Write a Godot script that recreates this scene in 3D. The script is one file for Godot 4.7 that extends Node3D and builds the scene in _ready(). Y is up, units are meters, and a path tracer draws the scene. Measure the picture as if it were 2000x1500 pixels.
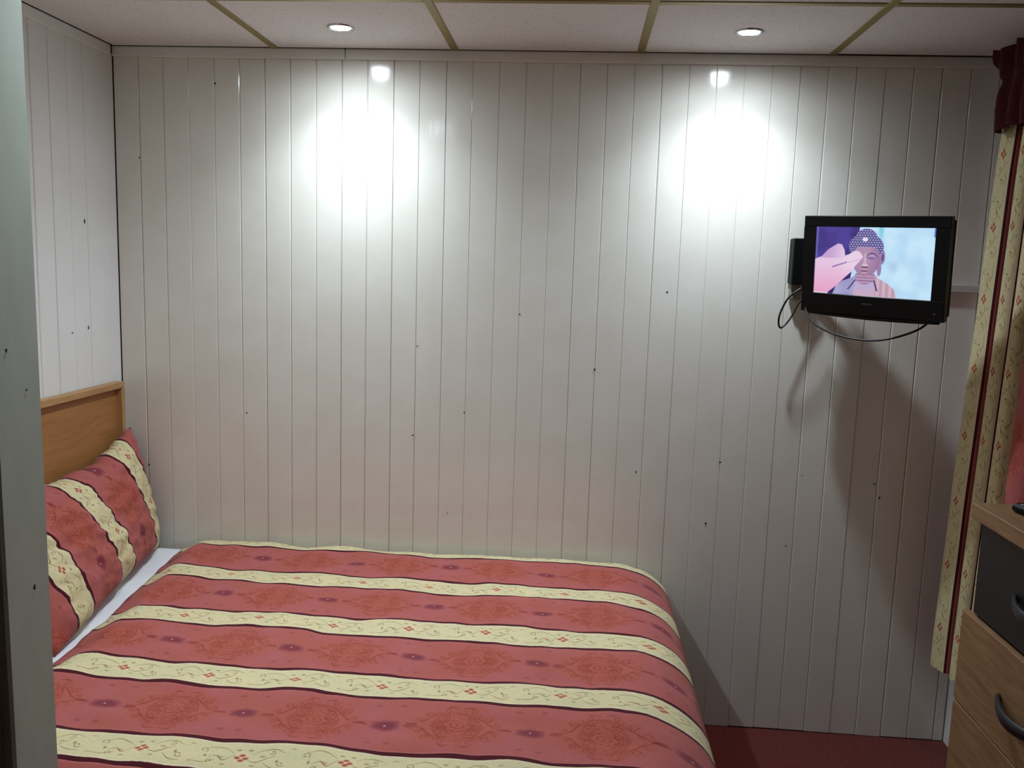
extends Node3D
# A small panelled bedroom at night, lit by recessed ceiling spots. Back wall at z = 0, left wall at x = 0, floor at y = 0.

const BOARD := 0.0878            # width of one wall board
const ROOM_X := 2.935
const ROOM_Z := 3.7
const CEIL := 2.29
const BEAM := 0.77              # each lamp: a beam, and the wide spill of its frosted face
const SPILL := 0.42
const BARS := [0.5666, 1.169, 1.771, 2.373]
const CROSS := [0.53, 1.132, 1.734, 2.336, 2.938, 3.54]
var M := {}
var rng := RandomNumberGenerator.new()
var taken := {}


func _ready() -> void:
	rng.seed = 20240611
	var cam := Camera3D.new()
	cam.name = "camera"
	cam.fov = 48.33
	cam.near = 0.02
	cam.position = Vector3(1.5969, 1.5878, 2.9024)
	cam.basis = Basis(Vector3.UP, deg_to_rad(4.1086)) * Basis(Vector3.RIGHT, deg_to_rad(-7.6721)) * Basis(Vector3.BACK, deg_to_rad(1.7808))
	add_child(cam)
	cam.current = true
	var we := WorldEnvironment.new()
	we.name = "environment"
	var e := Environment.new()
	e.background_mode = Environment.BG_COLOR
	e.background_color = Color(0.03, 0.035, 0.05)
	e.tonemap_mode = Environment.TONE_MAPPER_LINEAR
	e.tonemap_exposure = 1.0
	e.sdfgi_enabled = true
	e.ssao_enabled = true
	e.ssil_enabled = true
	we.environment = e
	add_child(we)
	make_materials()
	build_shell()
	build_back_wall()
	build_left_wall()
	build_ceiling()
	build_right_wall()
	build_door()
	build_downlights()
	build_bed()
	build_curtain()
	build_chest()
	build_television()


# ---------------------------------------------------------------- scene helpers
func numbered(called: String) -> String:
	var n: int = taken.get(called, 0)
	taken[called] = n + 1
	return called if n == 0 else "%s_%03d" % [called, n]


func thing(called: String, label: String, category: String, at := Vector3.ZERO, group := "") -> Node3D:
	var o := Node3D.new()
	o.name = numbered(called)
	add_child(o)
	o.position = at
	tag(o, label, category, group)
	return o


func tag(o: Node, label: String, category: String, group := "") -> void:
	o.set_meta("label", label)
	o.set_meta("category", category)
	if group != "":
		o.set_meta("group", group)


func structure(called: String, label: String, category: String) -> Node3D:
	var o := thing(called, label, category)
	o.set_meta("kind", "structure")
	return o


func begin(smooth := false) -> SurfaceTool:
	var st := SurfaceTool.new()
	st.begin(Mesh.PRIMITIVE_TRIANGLES)
	st.set_smooth_group(0 if smooth else -1)
	return st


func finish(st: SurfaceTool) -> ArrayMesh:
	st.generate_normals()
	return st.commit()


func put(called: String, mesh: Mesh, mat: Material, parent: Node, at := Vector3.ZERO) -> MeshInstance3D:
	var o := MeshInstance3D.new()
	o.name = called
	o.mesh = mesh
	o.material_override = mat
	o.position = at
	parent.add_child(o, true)
	return o


func part(called: String, st: SurfaceTool, mat: Material, parent: Node, at := Vector3.ZERO) -> MeshInstance3D:
	return put(called, finish(st), mat, parent, at)


func box_part(called: String, c: Vector3, s: Vector3, bev: float, mat: Material, parent: Node) -> MeshInstance3D:
	var st := begin()
	add_box(st, Vector3.ZERO, s, bev)
	return part(called, st, mat, parent, c)


# ---------------------------------------------------------------- mesh helpers
func tri(st: SurfaceTool, a: Vector3, b: Vector3, c: Vector3, out: Vector3, ua := Vector2.ZERO, ub := Vector2.ZERO, uc := Vector2.ZERO) -> void:
	if Plane(a, b, c).normal.dot(out) < 0.0:
		var t := b
		b = c
		c = t
		var u := ub
		ub = uc
		uc = u
	st.set_uv(ua)
	st.add_vertex(a)
	st.set_uv(ub)
	st.add_vertex(b)
	st.set_uv(uc)
	st.add_vertex(c)


func grain(p: Vector3, n: Vector3, s: Vector3) -> Vector2:
	# u runs along the longest side of the box, v across it
	var l := s.max_axis_index()
	var k := n.abs().max_axis_index()
	var a := l
	if k == l:
		a = (l + 1) % 3
	var b := 3 - a - k
	return Vector2(p[a], p[b])


func quad(st: SurfaceTool, a: Vector3, b: Vector3, c: Vector3, d: Vector3, out: Vector3, s: Vector3) -> void:
	tri(st, a, b, c, out, grain(a, out, s), grain(b, out, s), grain(c, out, s))
	tri(st, a, c, d, out, grain(a, out, s), grain(c, out, s), grain(d, out, s))


func add_box(st: SurfaceTool, c: Vector3, s: Vector3, bev := 0.0) -> void:
	var h := s / 2.0
	var b: float = minf(bev, 0.49 * minf(s.x, minf(s.y, s.z)))
	for k in 3:
		var i := (k + 1) % 3
		var j := (k + 2) % 3
		for sg in [-1.0, 1.0]:
			var n := Vector3.ZERO
			n[k] = sg
			var p := []
			for q in [[-1, -1], [1, -1], [1, 1], [-1, 1]]:
				var v := Vector3.ZERO
				v[k] = sg * h[k]
				v[i] = q[0] * (h[i] - b)
				v[j] = q[1] * (h[j] - b)
				p.append(c + v)
			quad(st, p[0], p[1], p[2], p[3], n, s)
	if b <= 0.0:
		return
	for k in 3:
		var i := (k + 1) % 3
		var j := (k + 2) % 3
		for si in [-1.0, 1.0]:
			for sj in [-1.0, 1.0]:
				var n := Vector3.ZERO
				n[i] = si
				n[j] = sj * 0.999
				var p := []
				for q in [[-1, 0], [1, 0], [1, 1], [-1, 1]]:
					var v := Vector3.ZERO
					v[k] = q[0] * (h[k] - b)
					v[i] = si * (h[i] - (b if q[1] == 1 else 0.0))
					v[j] = sj * (h[j] - (0.0 if q[1] == 1 else b))
					p.append(c + v)
				quad(st, p[0], p[1], p[2], p[3], n, s)
	for sx in [-1.0, 1.0]:
		for sy in [-1.0, 1.0]:
			for sz in [-1.0, 1.0]:
				var n := Vector3(sx, sy, sz)
				tri(st, c + n * Vector3(h.x, h.y - b, h.z - b), c + n * Vector3(h.x - b, h.y, h.z - b), c + n * Vector3(h.x - b, h.y - b, h.z), n)


func add_tube(st: SurfaceTool, pts: PackedVector3Array, r: float, seg := 10) -> void:
	var rings := []
	var up := Vector3(0.31, 0.2, 0.93).normalized()
	for i in pts.size():
		var d := (pts[mini(i + 1, pts.size() - 1)] - pts[maxi(i - 1, 0)]).normalized()
		var x := up.cross(d).normalized()
		up = d.cross(x).normalized()
		var ring := []
		for k in seg:
			var t := TAU * k / seg
			ring.append(pts[i] + (x * cos(t) + up * sin(t)) * r)
		rings.append(ring)
	for i in pts.size() - 1:
		for k in seg:
			var a: Vector3 = rings[i][k]
			var b: Vector3 = rings[i][(k + 1) % seg]
			var c: Vector3 = rings[i + 1][(k + 1) % seg]
			var d: Vector3 = rings[i + 1][k]
			var o := (a + b + c + d) / 4.0 - (pts[i] + pts[i + 1]) / 2.0
			tri(st, a, b, c, o)
			tri(st, a, c, d, o)
	for w in [0, pts.size() - 1]:
		var o2: Vector3 = pts[w] - pts[1 if w == 0 else w - 1]
		for k in seg:
			tri(st, pts[w], rings[w][k], rings[w][(k + 1) % seg], o2)


func spline(ctrl: Array, per := 10) -> PackedVector3Array:
	var out := PackedVector3Array()
	for i in ctrl.size() - 1:
		var p0: Vector3 = ctrl[maxi(i - 1, 0)]
		var p1: Vector3 = ctrl[i]
		var p2: Vector3 = ctrl[i + 1]
		var p3: Vector3 = ctrl[mini(i + 2, ctrl.size() - 1)]
		for k in per:
			out.append(p1.cubic_interpolate(p2, p0, p3, float(k) / per))
	out.append(ctrl[-1])
	return out


func add_extrude(st: SurfaceTool, poly: PackedVector2Array, z0: float, z1: float) -> void:
	# a convex outline in x, y drawn out along z
	var mid := Vector2.ZERO
	for p in poly:
		mid += p / poly.size()
	for i in poly.size():
		var a := poly[i]
		var b := poly[(i + 1) % poly.size()]
		var o := Vector3((a + b).x / 2 - mid.x, (a + b).y / 2 - mid.y, 0)
		tri(st, Vector3(a.x, a.y, z0), Vector3(b.x, b.y, z0), Vector3(b.x, b.y, z1), o)
		tri(st, Vector3(a.x, a.y, z0), Vector3(b.x, b.y, z1), Vector3(a.x, a.y, z1), o)
		for e in [[z0, Vector3.FORWARD], [z1, Vector3.BACK]]:
			tri(st, Vector3(mid.x, mid.y, e[0]), Vector3(a.x, a.y, e[0]), Vector3(b.x, b.y, e[0]), e[1])


func add_lathe(st: SurfaceTool, prof: Array, seg := 40) -> void:
	# profile points (radius, y); the surface faces to the right of the walk, checked against the profile's normal
	for i in prof.size() - 1:
		var p: Vector2 = prof[i]
		var q: Vector2 = prof[i + 1]
		var nr := Vector2(q.y - p.y, -(q.x - p.x))
		for k in seg:
			var t0 := TAU * k / seg
			var t1 := TAU * (k + 1) / seg
			var a := Vector3(p.x * cos(t0), p.y, p.x * sin(t0))
			var b := Vector3(p.x * cos(t1), p.y, p.x * sin(t1))
			var c := Vector3(q.x * cos(t1), q.y, q.x * sin(t1))
			var d := Vector3(q.x * cos(t0), q.y, q.x * sin(t0))
			var tm := (t0 + t1) / 2.0
			var o := Vector3(nr.x * cos(tm), nr.y, nr.x * sin(tm))
			if a.distance_squared_to(b) > 1e-12:
				tri(st, a, b, c, o)
			if c.distance_squared_to(d) > 1e-12:
				tri(st, a, c, d, o)


func add_grid(st: SurfaceTool, p: Array, uv: Array, flip := false) -> void:
	for i in p.size() - 1:
		for j in p[0].size() - 1:
			var a: Vector3 = p[i][j]
			var b: Vector3 = p[i + 1][j]
			var c: Vector3 = p[i + 1][j + 1]
			var d: Vector3 = p[i][j + 1]
			var o := Plane(a, b, c).normal
			if Plane(a, b, c).normal.length_squared() < 0.5:
				o = Plane(a, c, d).normal
			if flip:
				o = -o
			tri(st, a, b, c, o, uv[i][j], uv[i + 1][j], uv[i + 1][j + 1])
			tri(st, a, c, d, o, uv[i][j], uv[i + 1][j + 1], uv[i][j + 1])


# ---------------------------------------------------------------- materials
func noise(freq: float, sd: int, oct := 3) -> FastNoiseLite:
	var n := FastNoiseLite.new()
	n.noise_type = FastNoiseLite.TYPE_SIMPLEX_SMOOTH
	n.seed = sd
	n.frequency = freq
	n.fractal_octaves = oct
	return n


func plain(col: Color, rough: float, metal := 0.0, spec := 0.5) -> StandardMaterial3D:
	var m := StandardMaterial3D.new()
	m.albedo_color = col
	m.roughness = rough
	m.metallic = metal
	m.metallic_specular = spec
	return m


func rgb(r: float, g: float, b: float) -> Color:
	return Color(r / 255.0, g / 255.0, b / 255.0)


func tex(img: Image) -> ImageTexture:
	img.generate_mipmaps()
	return ImageTexture.create_from_image(img)


func mottled(w: int, h: int, freq: float, sd: int, a: Color, b: Color, stretch := 1) -> ImageTexture:
	# seamless two-tone noise; stretch > 1 draws it out along the picture's height
	var g := noise(freq, sd, 4).get_seamless_image(w, h / stretch)
	g.resize(w, h, Image.INTERPOLATE_CUBIC)
	g.convert(Image.FORMAT_RGB8)
	for y in h:
		for x in w:
			g.set_pixel(x, y, a.lerp(b, g.get_pixel(x, y).r))
	return tex(g)


func height(w: int, h: int, freq: float, sd: int, stretch := 1, oct := 4) -> ImageTexture:
	var g := noise(freq, sd, oct).get_seamless_image(w, h / stretch)
	g.resize(w, h, Image.INTERPOLATE_CUBIC)
	return tex(g)


func wood_image(light: Color, dark: Color, sd: int) -> ImageTexture:
	# grain along u
	var w := 512
	var h := 512
	var img := Image.create(w, h, false, Image.FORMAT_RGB8)
	var a := noise(1.0, sd, 3)
	var b := noise(1.0, sd + 5, 2)
	for y in h:
		for x in w:
			var u := float(x) / w
			var v := float(y) / h
			var bend := 0.03 * b.get_noise_2d(u * 2.0, v * 3.0)
			var t := 0.5 + 0.55 * a.get_noise_2d(u * 2.2, (v + bend) * 34.0)
			t += 0.22 * b.get_noise_2d(u * 9.0, v * 150.0)
			img.set_pixel(x, y, light.lerp(dark, clampf(t, 0.0, 1.0)))
	return tex(img)


func make_materials() -> void:
	var m: StandardMaterial3D
	# gloss paint on the boards: brush streaks run up and down
	m = plain(Color.WHITE, 0.13)
	m.albedo_texture = mottled(512, 512, 0.012, 3, rgb(226, 221, 211), rgb(232, 228, 220))
	m.uv1_triplanar = true
	m.uv1_world_triplanar = true
	m.uv1_scale = Vector3(0.9, 0.9, 0.9)
	m.heightmap_enabled = true
	m.heightmap_texture = height(512, 512, 0.03, 9, 8)
	m.heightmap_scale = 0.03
	M.gloss = m
	m = plain(Color.WHITE, 0.55)
	m.albedo_texture = mottled(256, 256, 0.015, 4, rgb(236, 235, 233), rgb(241, 240, 239))
	m.uv1_triplanar = true
	m.uv1_world_triplanar = true
	m.heightmap_enabled = true
	m.heightmap_texture = height(512, 512, 0.03, 10, 8)
	m.heightmap_scale = 0.02
	M.matt = m
	M.dull = plain(rgb(96, 80, 64), 0.7)
	M.backing = plain(rgb(96, 88, 80), 0.9)
	M.chip = plain(rgb(38, 30, 26), 0.9)
	# mineral ceiling tile: pale with pinholes
	var img := Image.create(1024, 1024, false, Image.FORMAT_RGB8)
	img.fill(rgb(230, 224, 222))
	for i in 3800:
		var x := rng.randi_range(2, 1019)
		var y := rng.randi_range(2, 1019)
		var c := rgb(120, 106, 104).lerp(rgb(200, 191, 189), rng.randf())
		var w := rng.randi_range(1, 4)
		img.fill_rect(Rect2i(x, y, w, rng.randi_range(1, 4)), c)
	m = plain(Color.WHITE, 0.95)
	m.albedo_texture = tex(img)
	m.uv1_triplanar = true
	m.uv1_world_triplanar = true
	m.uv1_scale = Vector3(1.3, 1.3, 1.3)
	m.heightmap_enabled = true
	m.heightmap_texture = height(512, 512, 0.08, 21)
	m.heightmap_scale = 0.05
	M.tile = m
	M.brass = plain(rgb(150, 134, 78), 0.45, 0.35)
	M.chrome = plain(rgb(190, 190, 192), 0.2, 1.0)
	# carpet
	m = plain(Color.WHITE, 1.0, 0.0, 0.2)
	m.albedo_texture = mottled(512, 512, 0.05, 31, rgb(90, 24, 14), rgb(114, 36, 22))
	m.uv1_triplanar = true
	m.uv1_world_triplanar = true
	m.uv1_scale = Vector3(2.5, 2.5, 2.5)
	m.heightmap_enabled = true
	m.heightmap_texture = height(512, 512, 0.2, 32, 1, 2)
	m.heightmap_scale = 0.3
	m.rim_enabled = true
	m.rim = 0.4
	M.carpet = m
	# painted door post
	m = plain(Color.WHITE, 0.5)
	m.albedo_texture = mottled(256, 256, 0.02, 41, rgb(208, 217, 203), rgb(217, 225, 212), 4)
	m.uv1_triplanar = true
	m.uv1_world_triplanar = true
	m.uv1_scale = Vector3(4, 4, 4)
	M.post = m
	# woods
	M.oak = plain(Color.WHITE, 0.5)
	M.oak.albedo_texture = wood_image(rgb(200, 158, 108), rgb(166, 122, 76), 51)
	M.oak.uv1_scale = Vector3(1.4, 1.4, 1)
	M.oak_panel = plain(Color.WHITE, 0.5)
	M.oak_panel.albedo_texture = wood_image(rgb(176, 124, 72), rgb(158, 106, 58), 52)
	M.oak_panel.uv1_scale = Vector3(1.2, 1.2, 1)
	M.chest = plain(Color.WHITE, 0.5)
	M.chest.albedo_texture = wood_image(rgb(160, 124, 88), rgb(128, 92, 60), 53)
	M.chest.uv1_scale = Vector3(1.6, 1.6, 1)
	M.shade_brown = plain(Color.WHITE, 0.6)  # dark tone carries the shade on the partition's room-side face
	M.shade_brown.albedo_texture = wood_image(rgb(62, 56, 40), rgb(44, 40, 28), 54)
	M.black_front = plain(rgb(24, 22, 22), 0.55)
	M.handle = plain(rgb(34, 36, 42), 0.35)
	M.tv_black = plain(rgb(7, 7, 8), 0.3, 0.0, 0.3)
	M.tv_matt = plain(rgb(9, 9, 10), 0.5, 0.0, 0.3)
	M.cable = plain(rgb(15, 15, 15), 0.4)
	M.cable_pale = plain(rgb(205, 200, 192), 0.5)
	M.trunking = plain(rgb(206, 203, 198), 0.4)
	M.grey_plastic = plain(rgb(140, 134, 126), 0.6)
	m = plain(Color.WHITE, 0.85)
	m.albedo_texture = mottled(128, 128, 0.03, 61, rgb(226, 227, 233), rgb(236, 237, 242))
	m.uv1_triplanar = true
	M.sheet = m
	M.divan = plain(rgb(110, 96, 84), 0.95)
	m = plain(Color(0.85, 0.9, 0.9, 0.1), 0.05)
	m.transparency = BaseMaterial3D.TRANSPARENCY_ALPHA
	M.glass = m
	m = plain(Color.WHITE, 0.4)
	m.emission_enabled = true
	m.emission = Color(0.93, 0.97, 1.0)
	m.emission_energy_multiplier = 40.0
	M.lamp = m
	m = plain(Color.WHITE, 0.85, 0.0, 0.3)
	m.albedo_texture = tex(fabric_image())
	m.heightmap_enabled = true
	m.heightmap_texture = height(512, 512, 0.25, 71, 1, 2)
	m.heightmap_scale = 0.02
	m.rim_enabled = true
	m.rim = 0.15
	M.fabric = m
	m = plain(Color.WHITE, 0.9, 0.0, 0.3)
	m.albedo_texture = mottled(256, 256, 0.06, 75, rgb(62, 18, 22), rgb(78, 26, 28))
	m.uv1_scale = Vector3(3, 3, 1)
	m.rim_enabled = true
	m.rim = 0.2
	M.maroon = m
	m = plain(Color.BLACK, 0.15)
	m.emission_enabled = true
	m.emission = Color.BLACK
	m.emission_texture = tex(screen_image())
	m.emission_energy_multiplier = 1.0
	M.screen = m


# ---- the striped cotton print: one repeat is 0.6375 m along the stripes (u) by 0.327 m across them (v); v = 0 in the middle of a cream stripe
const FW := 1024
const FH := 526
const FU := 0.6375
const FV := 0.327
var ink: Image


func dab(x: float, y: float, r: float, col: Color, k: float) -> void:
	# x along, y across, metres; wraps round the repeat
	var px := x / FU * FW
	var py := y / FV * FH
	var rr := maxf(r / FU * FW, 0.6)
	for j in range(floori(py - rr), ceili(py + rr) + 1):
		for i in range(floori(px - rr), ceili(px + rr) + 1):
			var d := Vector2(i + 0.5 - px, j + 0.5 - py).length()
			var a := clampf(rr + 0.5 - d, 0.0, 1.0) * k
			if a > 0.0:
				var xi := posmod(i, FW)
				var yj := posmod(j, FH)
				ink.set_pixel(xi, yj, ink.get_pixel(xi, yj).lerp(col, a))


func blot(x: float, y: float, rx: float, ry: float, col: Color, k: float) -> void:
	var px := x / FU * FW
	var py := y / FV * FH
	var ax := rx / FU * FW
	var ay := ry / FV * FH
	for j in range(floori(py - ay), ceili(py + ay) + 1):
		for i in range(floori(px - ax), ceili(px + ax) + 1):
			var d := Vector2((i - px) / ax, (j - py) / ay).length()
			if d < 1.0:
				var a := (1.0 - d * d) * k
				var xi := posmod(i, FW)
				var yj := posmod(j, FH)
				ink.set_pixel(xi, yj, ink.get_pixel(xi, yj).lerp(col, a))


func stroke(pts: Array, r: float, col: Color, k: float) -> void:
	var c := []
	for p in pts:
		c.append(Vector3(p.x, p.y, 0))
	var s := spline(c, 14)
	for i in s.size():
		var t := float(i) / (s.size() - 1)
		dab(s[i].x, s[i].y, r * (0.45 + 0.55 * sin(PI * t)), col, k)


func curl(x: float, y: float, r: float, a0: float, turns: float, w: float, col: Color, k: float) -> void:
	var n := 26
	for i in n:
		var t := float(i) / (n - 1)
		var a := a0 + turns * TAU * t
		var q := r * (1.0 - 0.8 * t)
		dab(x + q * cos(a), y + q * sin(a), w * (1.0 - 0.4 * t), col, k)


func fabric_image() -> Image:
	ink = Image.create(FW, FH, false, Image.FORMAT_RGB8)
	var n := noise(0.006, 81, 3)
	var n2 := noise(0.05, 82, 2)
	var pink := rgb(178, 96, 95)
	var rust := rgb(174, 91, 80)
	var cream := rgb(223, 208, 160)
	var cream2 := rgb(214, 202, 160)
	var maroon := rgb(74, 16, 26)
	for j in FH:
		for i in FW:
			var v := float(j) / FH * FV
			var c := minf(v, FV - v)        # distance from the cream stripe's middle
			var ang := TAU * i / FW
			var q := 0.5 + 0.5 * n.get_noise_3d(160.0 * cos(ang), 160.0 * sin(ang), j * 1.0)
			var col: Color
			if c < 0.0475:
				col = cream.lerp(cream2, clampf(q * 1.4 - 0.2, 0, 1))
				if c > 0.0435:
					col = col.lerp(rgb(236, 216, 190), 0.6)
			elif c < 0.0595:
				col = maroon
			else:
				col = pink.lerp(rust, clampf(q * 1.5 - 0.3, 0, 1))
				if c < 0.0625:
					col = col.lerp(rgb(196, 112, 108), 0.6)
			col = col * (1.0 + 0.025 * n2.get_noise_2d(i, j))
			ink.set_pixel(i, j, col)
	var mid := FV / 2.0
	var line := rgb(152, 66, 48)
	var plum := rgb(112, 42, 58)
	for s in 2:
		var x0 := FU * 0.5 * s                      # plum flower
		var xm := x0 + FU * 0.25                    # medallion
		blot(xm, mid, 0.125, 0.098, rgb(180, 88, 68), 0.55)
		# plum flower with a pale eye
		for q in [[0, 0, 0.024, 0.018, 0.6], [-0.017, 0.007, 0.018, 0.013, 0.55], [0.017, -0.006, 0.018, 0.013, 0.55], [-0.017, -0.008, 0.018, 0.012, 0.5], [0.018, 0.008, 0.018, 0.012, 0.5], [0.0, -0.013, 0.016, 0.012, 0.4], [0.003, 0.014, 0.018, 0.012, 0.4]]:
			blot(x0 + q[0], mid + q[1], q[2], q[3], plum, q[4])
		dab(x0, mid, 0.0028, rgb(226, 160, 150), 0.9)
		for sx in [-1.0, 1.0]:
			blot(x0 + sx * 0.055, mid + 0.004 * sx, 0.016, 0.008, plum, 0.35)
			stroke([Vector2(x0 + sx * 0.045, mid), Vector2(x0 + sx * 0.06, mid - 0.004), Vector2(x0 + sx * 0.072, mid + 0.002)], 0.0016, plum, 0.5)
			blot(x0 + sx * 0.02, mid + 0.075, 0.01, 0.006, plum, 0.3)
			blot(x0 + sx * 0.028, mid - 0.078, 0.01, 0.006, plum, 0.3)
		# medallion of scrolls
		for rr in [[0.016, 0.010], [0.030, 0.020], [0.052, 0.034]]:
			for i in 90:
				var t := TAU * i / 90.0
				var wob := 1.0 + 0.10 * cos(8.0 * t)
				if fmod(t * 3.1 + rr[0] * 40.0, 1.1) < 0.86:
					dab(xm + rr[0] * wob * cos(t), mid + rr[1] * wob * sin(t), 0.0016, line, 0.55)
		dab(xm, mid, 0.004, line, 0.7)
		var rs := RandomNumberGenerator.new()
		rs.seed = 77
		for i in 30:
			var an := rs.randf() * PI / 2
			var rd := sqrt(rs.randf_range(0.08, 1.0))
			var ox := 0.088 * rd * cos(an)
			var oy := 0.074 * rd * sin(an)
			var a0 := rs.randf() * TAU
			var r0 := rs.randf_range(0.005, 0.011)
			var tr := rs.randf_range(0.35, 0.7)
			for sx in [-1.0, 1.0]:
				for sy in [-1.0, 1.0]:
					if rs.randf() < 0.85:
						for k in 12:
							var t := a0 + tr * TAU * k / 11.0
							dab(xm + sx * (ox + r0 * cos(t)), mid + sy * (oy + r0 * 0.8 * sin(t)), 0.0015, line, 0.42)
		for sx in [-1.0, 1.0]:
			for sy in [-1.0, 1.0]:
				stroke([Vector2(xm, mid + sy * 0.062), Vector2(xm + sx * 0.03, mid + sy * 0.056), Vector2(xm + sx * 0.056, mid + sy * 0.034), Vector2(xm + sx * 0.078, mid + sy * 0.012), Vector2(xm + sx * 0.104, mid + sy * 0.002)], 0.0022, line, 0.6)
				stroke([Vector2(xm + sx * 0.012, mid + sy * 0.044), Vector2(xm + sx * 0.036, mid + sy * 0.04), Vector2(xm + sx * 0.05, mid + sy * 0.02)], 0.0020, line, 0.55)
				curl(xm + sx * 0.066, mid + sy * 0.044, 0.012, 0.4 * sx * sy, 1.2 * sx * sy, 0.0019, line, 0.55)
				curl(xm + sx * 0.03, mid + sy * 0.07, 0.010, 2.0 * sx * sy, -1.1 * sx * sy, 0.0018, line, 0.55)
				curl(xm + sx * 0.084, mid + sy * 0.022, 0.008, 1.0, 1.0 * sx * sy, 0.0016, line, 0.5)
				stroke([Vector2(xm + sx * 0.005, mid + sy * 0.078), Vector2(xm + sx * 0.022, mid + sy * 0.083), Vector2(xm + sx * 0.03, mid + sy * 0.079)], 0.0022, line, 0.5)
				blot(xm + sx * 0.045, mid + sy * 0.058, 0.007, 0.005, line, 0.5)
				stroke([Vector2(xm + sx * 0.018, mid + sy * 0.012), Vector2(xm + sx * 0.03, mid + sy * 0.007), Vector2(xm + sx * 0.042, mid + sy * 0.012)], 0.002, line, 0.5)
			stroke([Vector2(xm + sx * 0.09, mid - 0.004), Vector2(xm + sx * 0.108, mid), Vector2(xm + sx * 0.122, mid + 0.003)], 0.0022, line, 0.55)
			blot(xm + sx * 0.112, mid - 0.006, 0.006, 0.004, line, 0.5)
	# cream stripe: sprigs and red four-petal flowers
	var stem := rgb(140, 122, 82)
	var leaf := rgb(118, 108, 70)
	var red := rgb(160, 62, 48)
	for s in 3:
		var x0 := 0.275 + FU / 3.0 * s
		blot(x0, 0, 0.026, 0.022, rgb(236, 205, 165), 0.5)
		for q in [[-0.009, 0.0], [0.009, 0.001], [0.0, -0.008], [0.001, 0.008]]:
			blot(x0 + q[0], q[1], 0.0078, 0.0055, red, 0.95)
		dab(x0, 0, 0.002, rgb(232, 190, 160), 0.9)
		for sx in [-1.0, 1.0]:
			stroke([Vector2(x0 + sx * 0.016, 0.008 * sx), Vector2(x0 + sx * 0.034, 0.014), Vector2(x0 + sx * 0.05, 0.002), Vector2(x0 + sx * 0.066, -0.012 * sx)], 0.0015, stem, 0.7)
			stroke([Vector2(x0 + sx * 0.02, -0.012), Vector2(x0 + sx * 0.04, -0.026), Vector2(x0 + sx * 0.062, -0.03), Vector2(x0 + sx * 0.082, -0.02)], 0.0014, stem, 0.65)
			stroke([Vector2(x0 + sx * 0.05, 0.016), Vector2(x0 + sx * 0.07, 0.03), Vector2(x0 + sx * 0.092, 0.03)], 0.0014, stem, 0.65)
			curl(x0 + sx * 0.084, 0.014 * sx, 0.009, 0.6, 1.0 * sx, 0.0014, stem, 0.7)
			curl(x0 + sx * 0.058, -0.022 * sx, 0.007, 2.2, -0.9 * sx, 0.0013, stem, 0.6)
			blot(x0 + sx * 0.042, -0.006 * sx, 0.008, 0.004, rgb(178, 112, 84), 0.7)
			blot(x0 + sx * 0.074, 0.006, 0.004, 0.006, leaf, 0.8)
			blot(x0 + sx * 0.03, 0.026, 0.007, 0.003, leaf, 0.6)
			blot(x0 + sx * 0.012, -0.024, 0.007, 0.004, leaf, 0.6)
			blot(x0 + sx * 0.098, -0.03 * sx, 0.008, 0.004, rgb(190, 140, 110), 0.6)
	return ink


# ---- the picture on the screen: a bronze statue's head and a hand reaching in from the left
func in_poly(p: Vector2, poly: PackedVector2Array) -> bool:
	return Geometry2D.is_point_in_polygon(p, poly)


func ell(u: float, v: float, cx: float, cy: float, rx: float, ry: float) -> float:
	return Vector2((u - cx) / rx, (v - cy) / ry).length()


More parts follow.
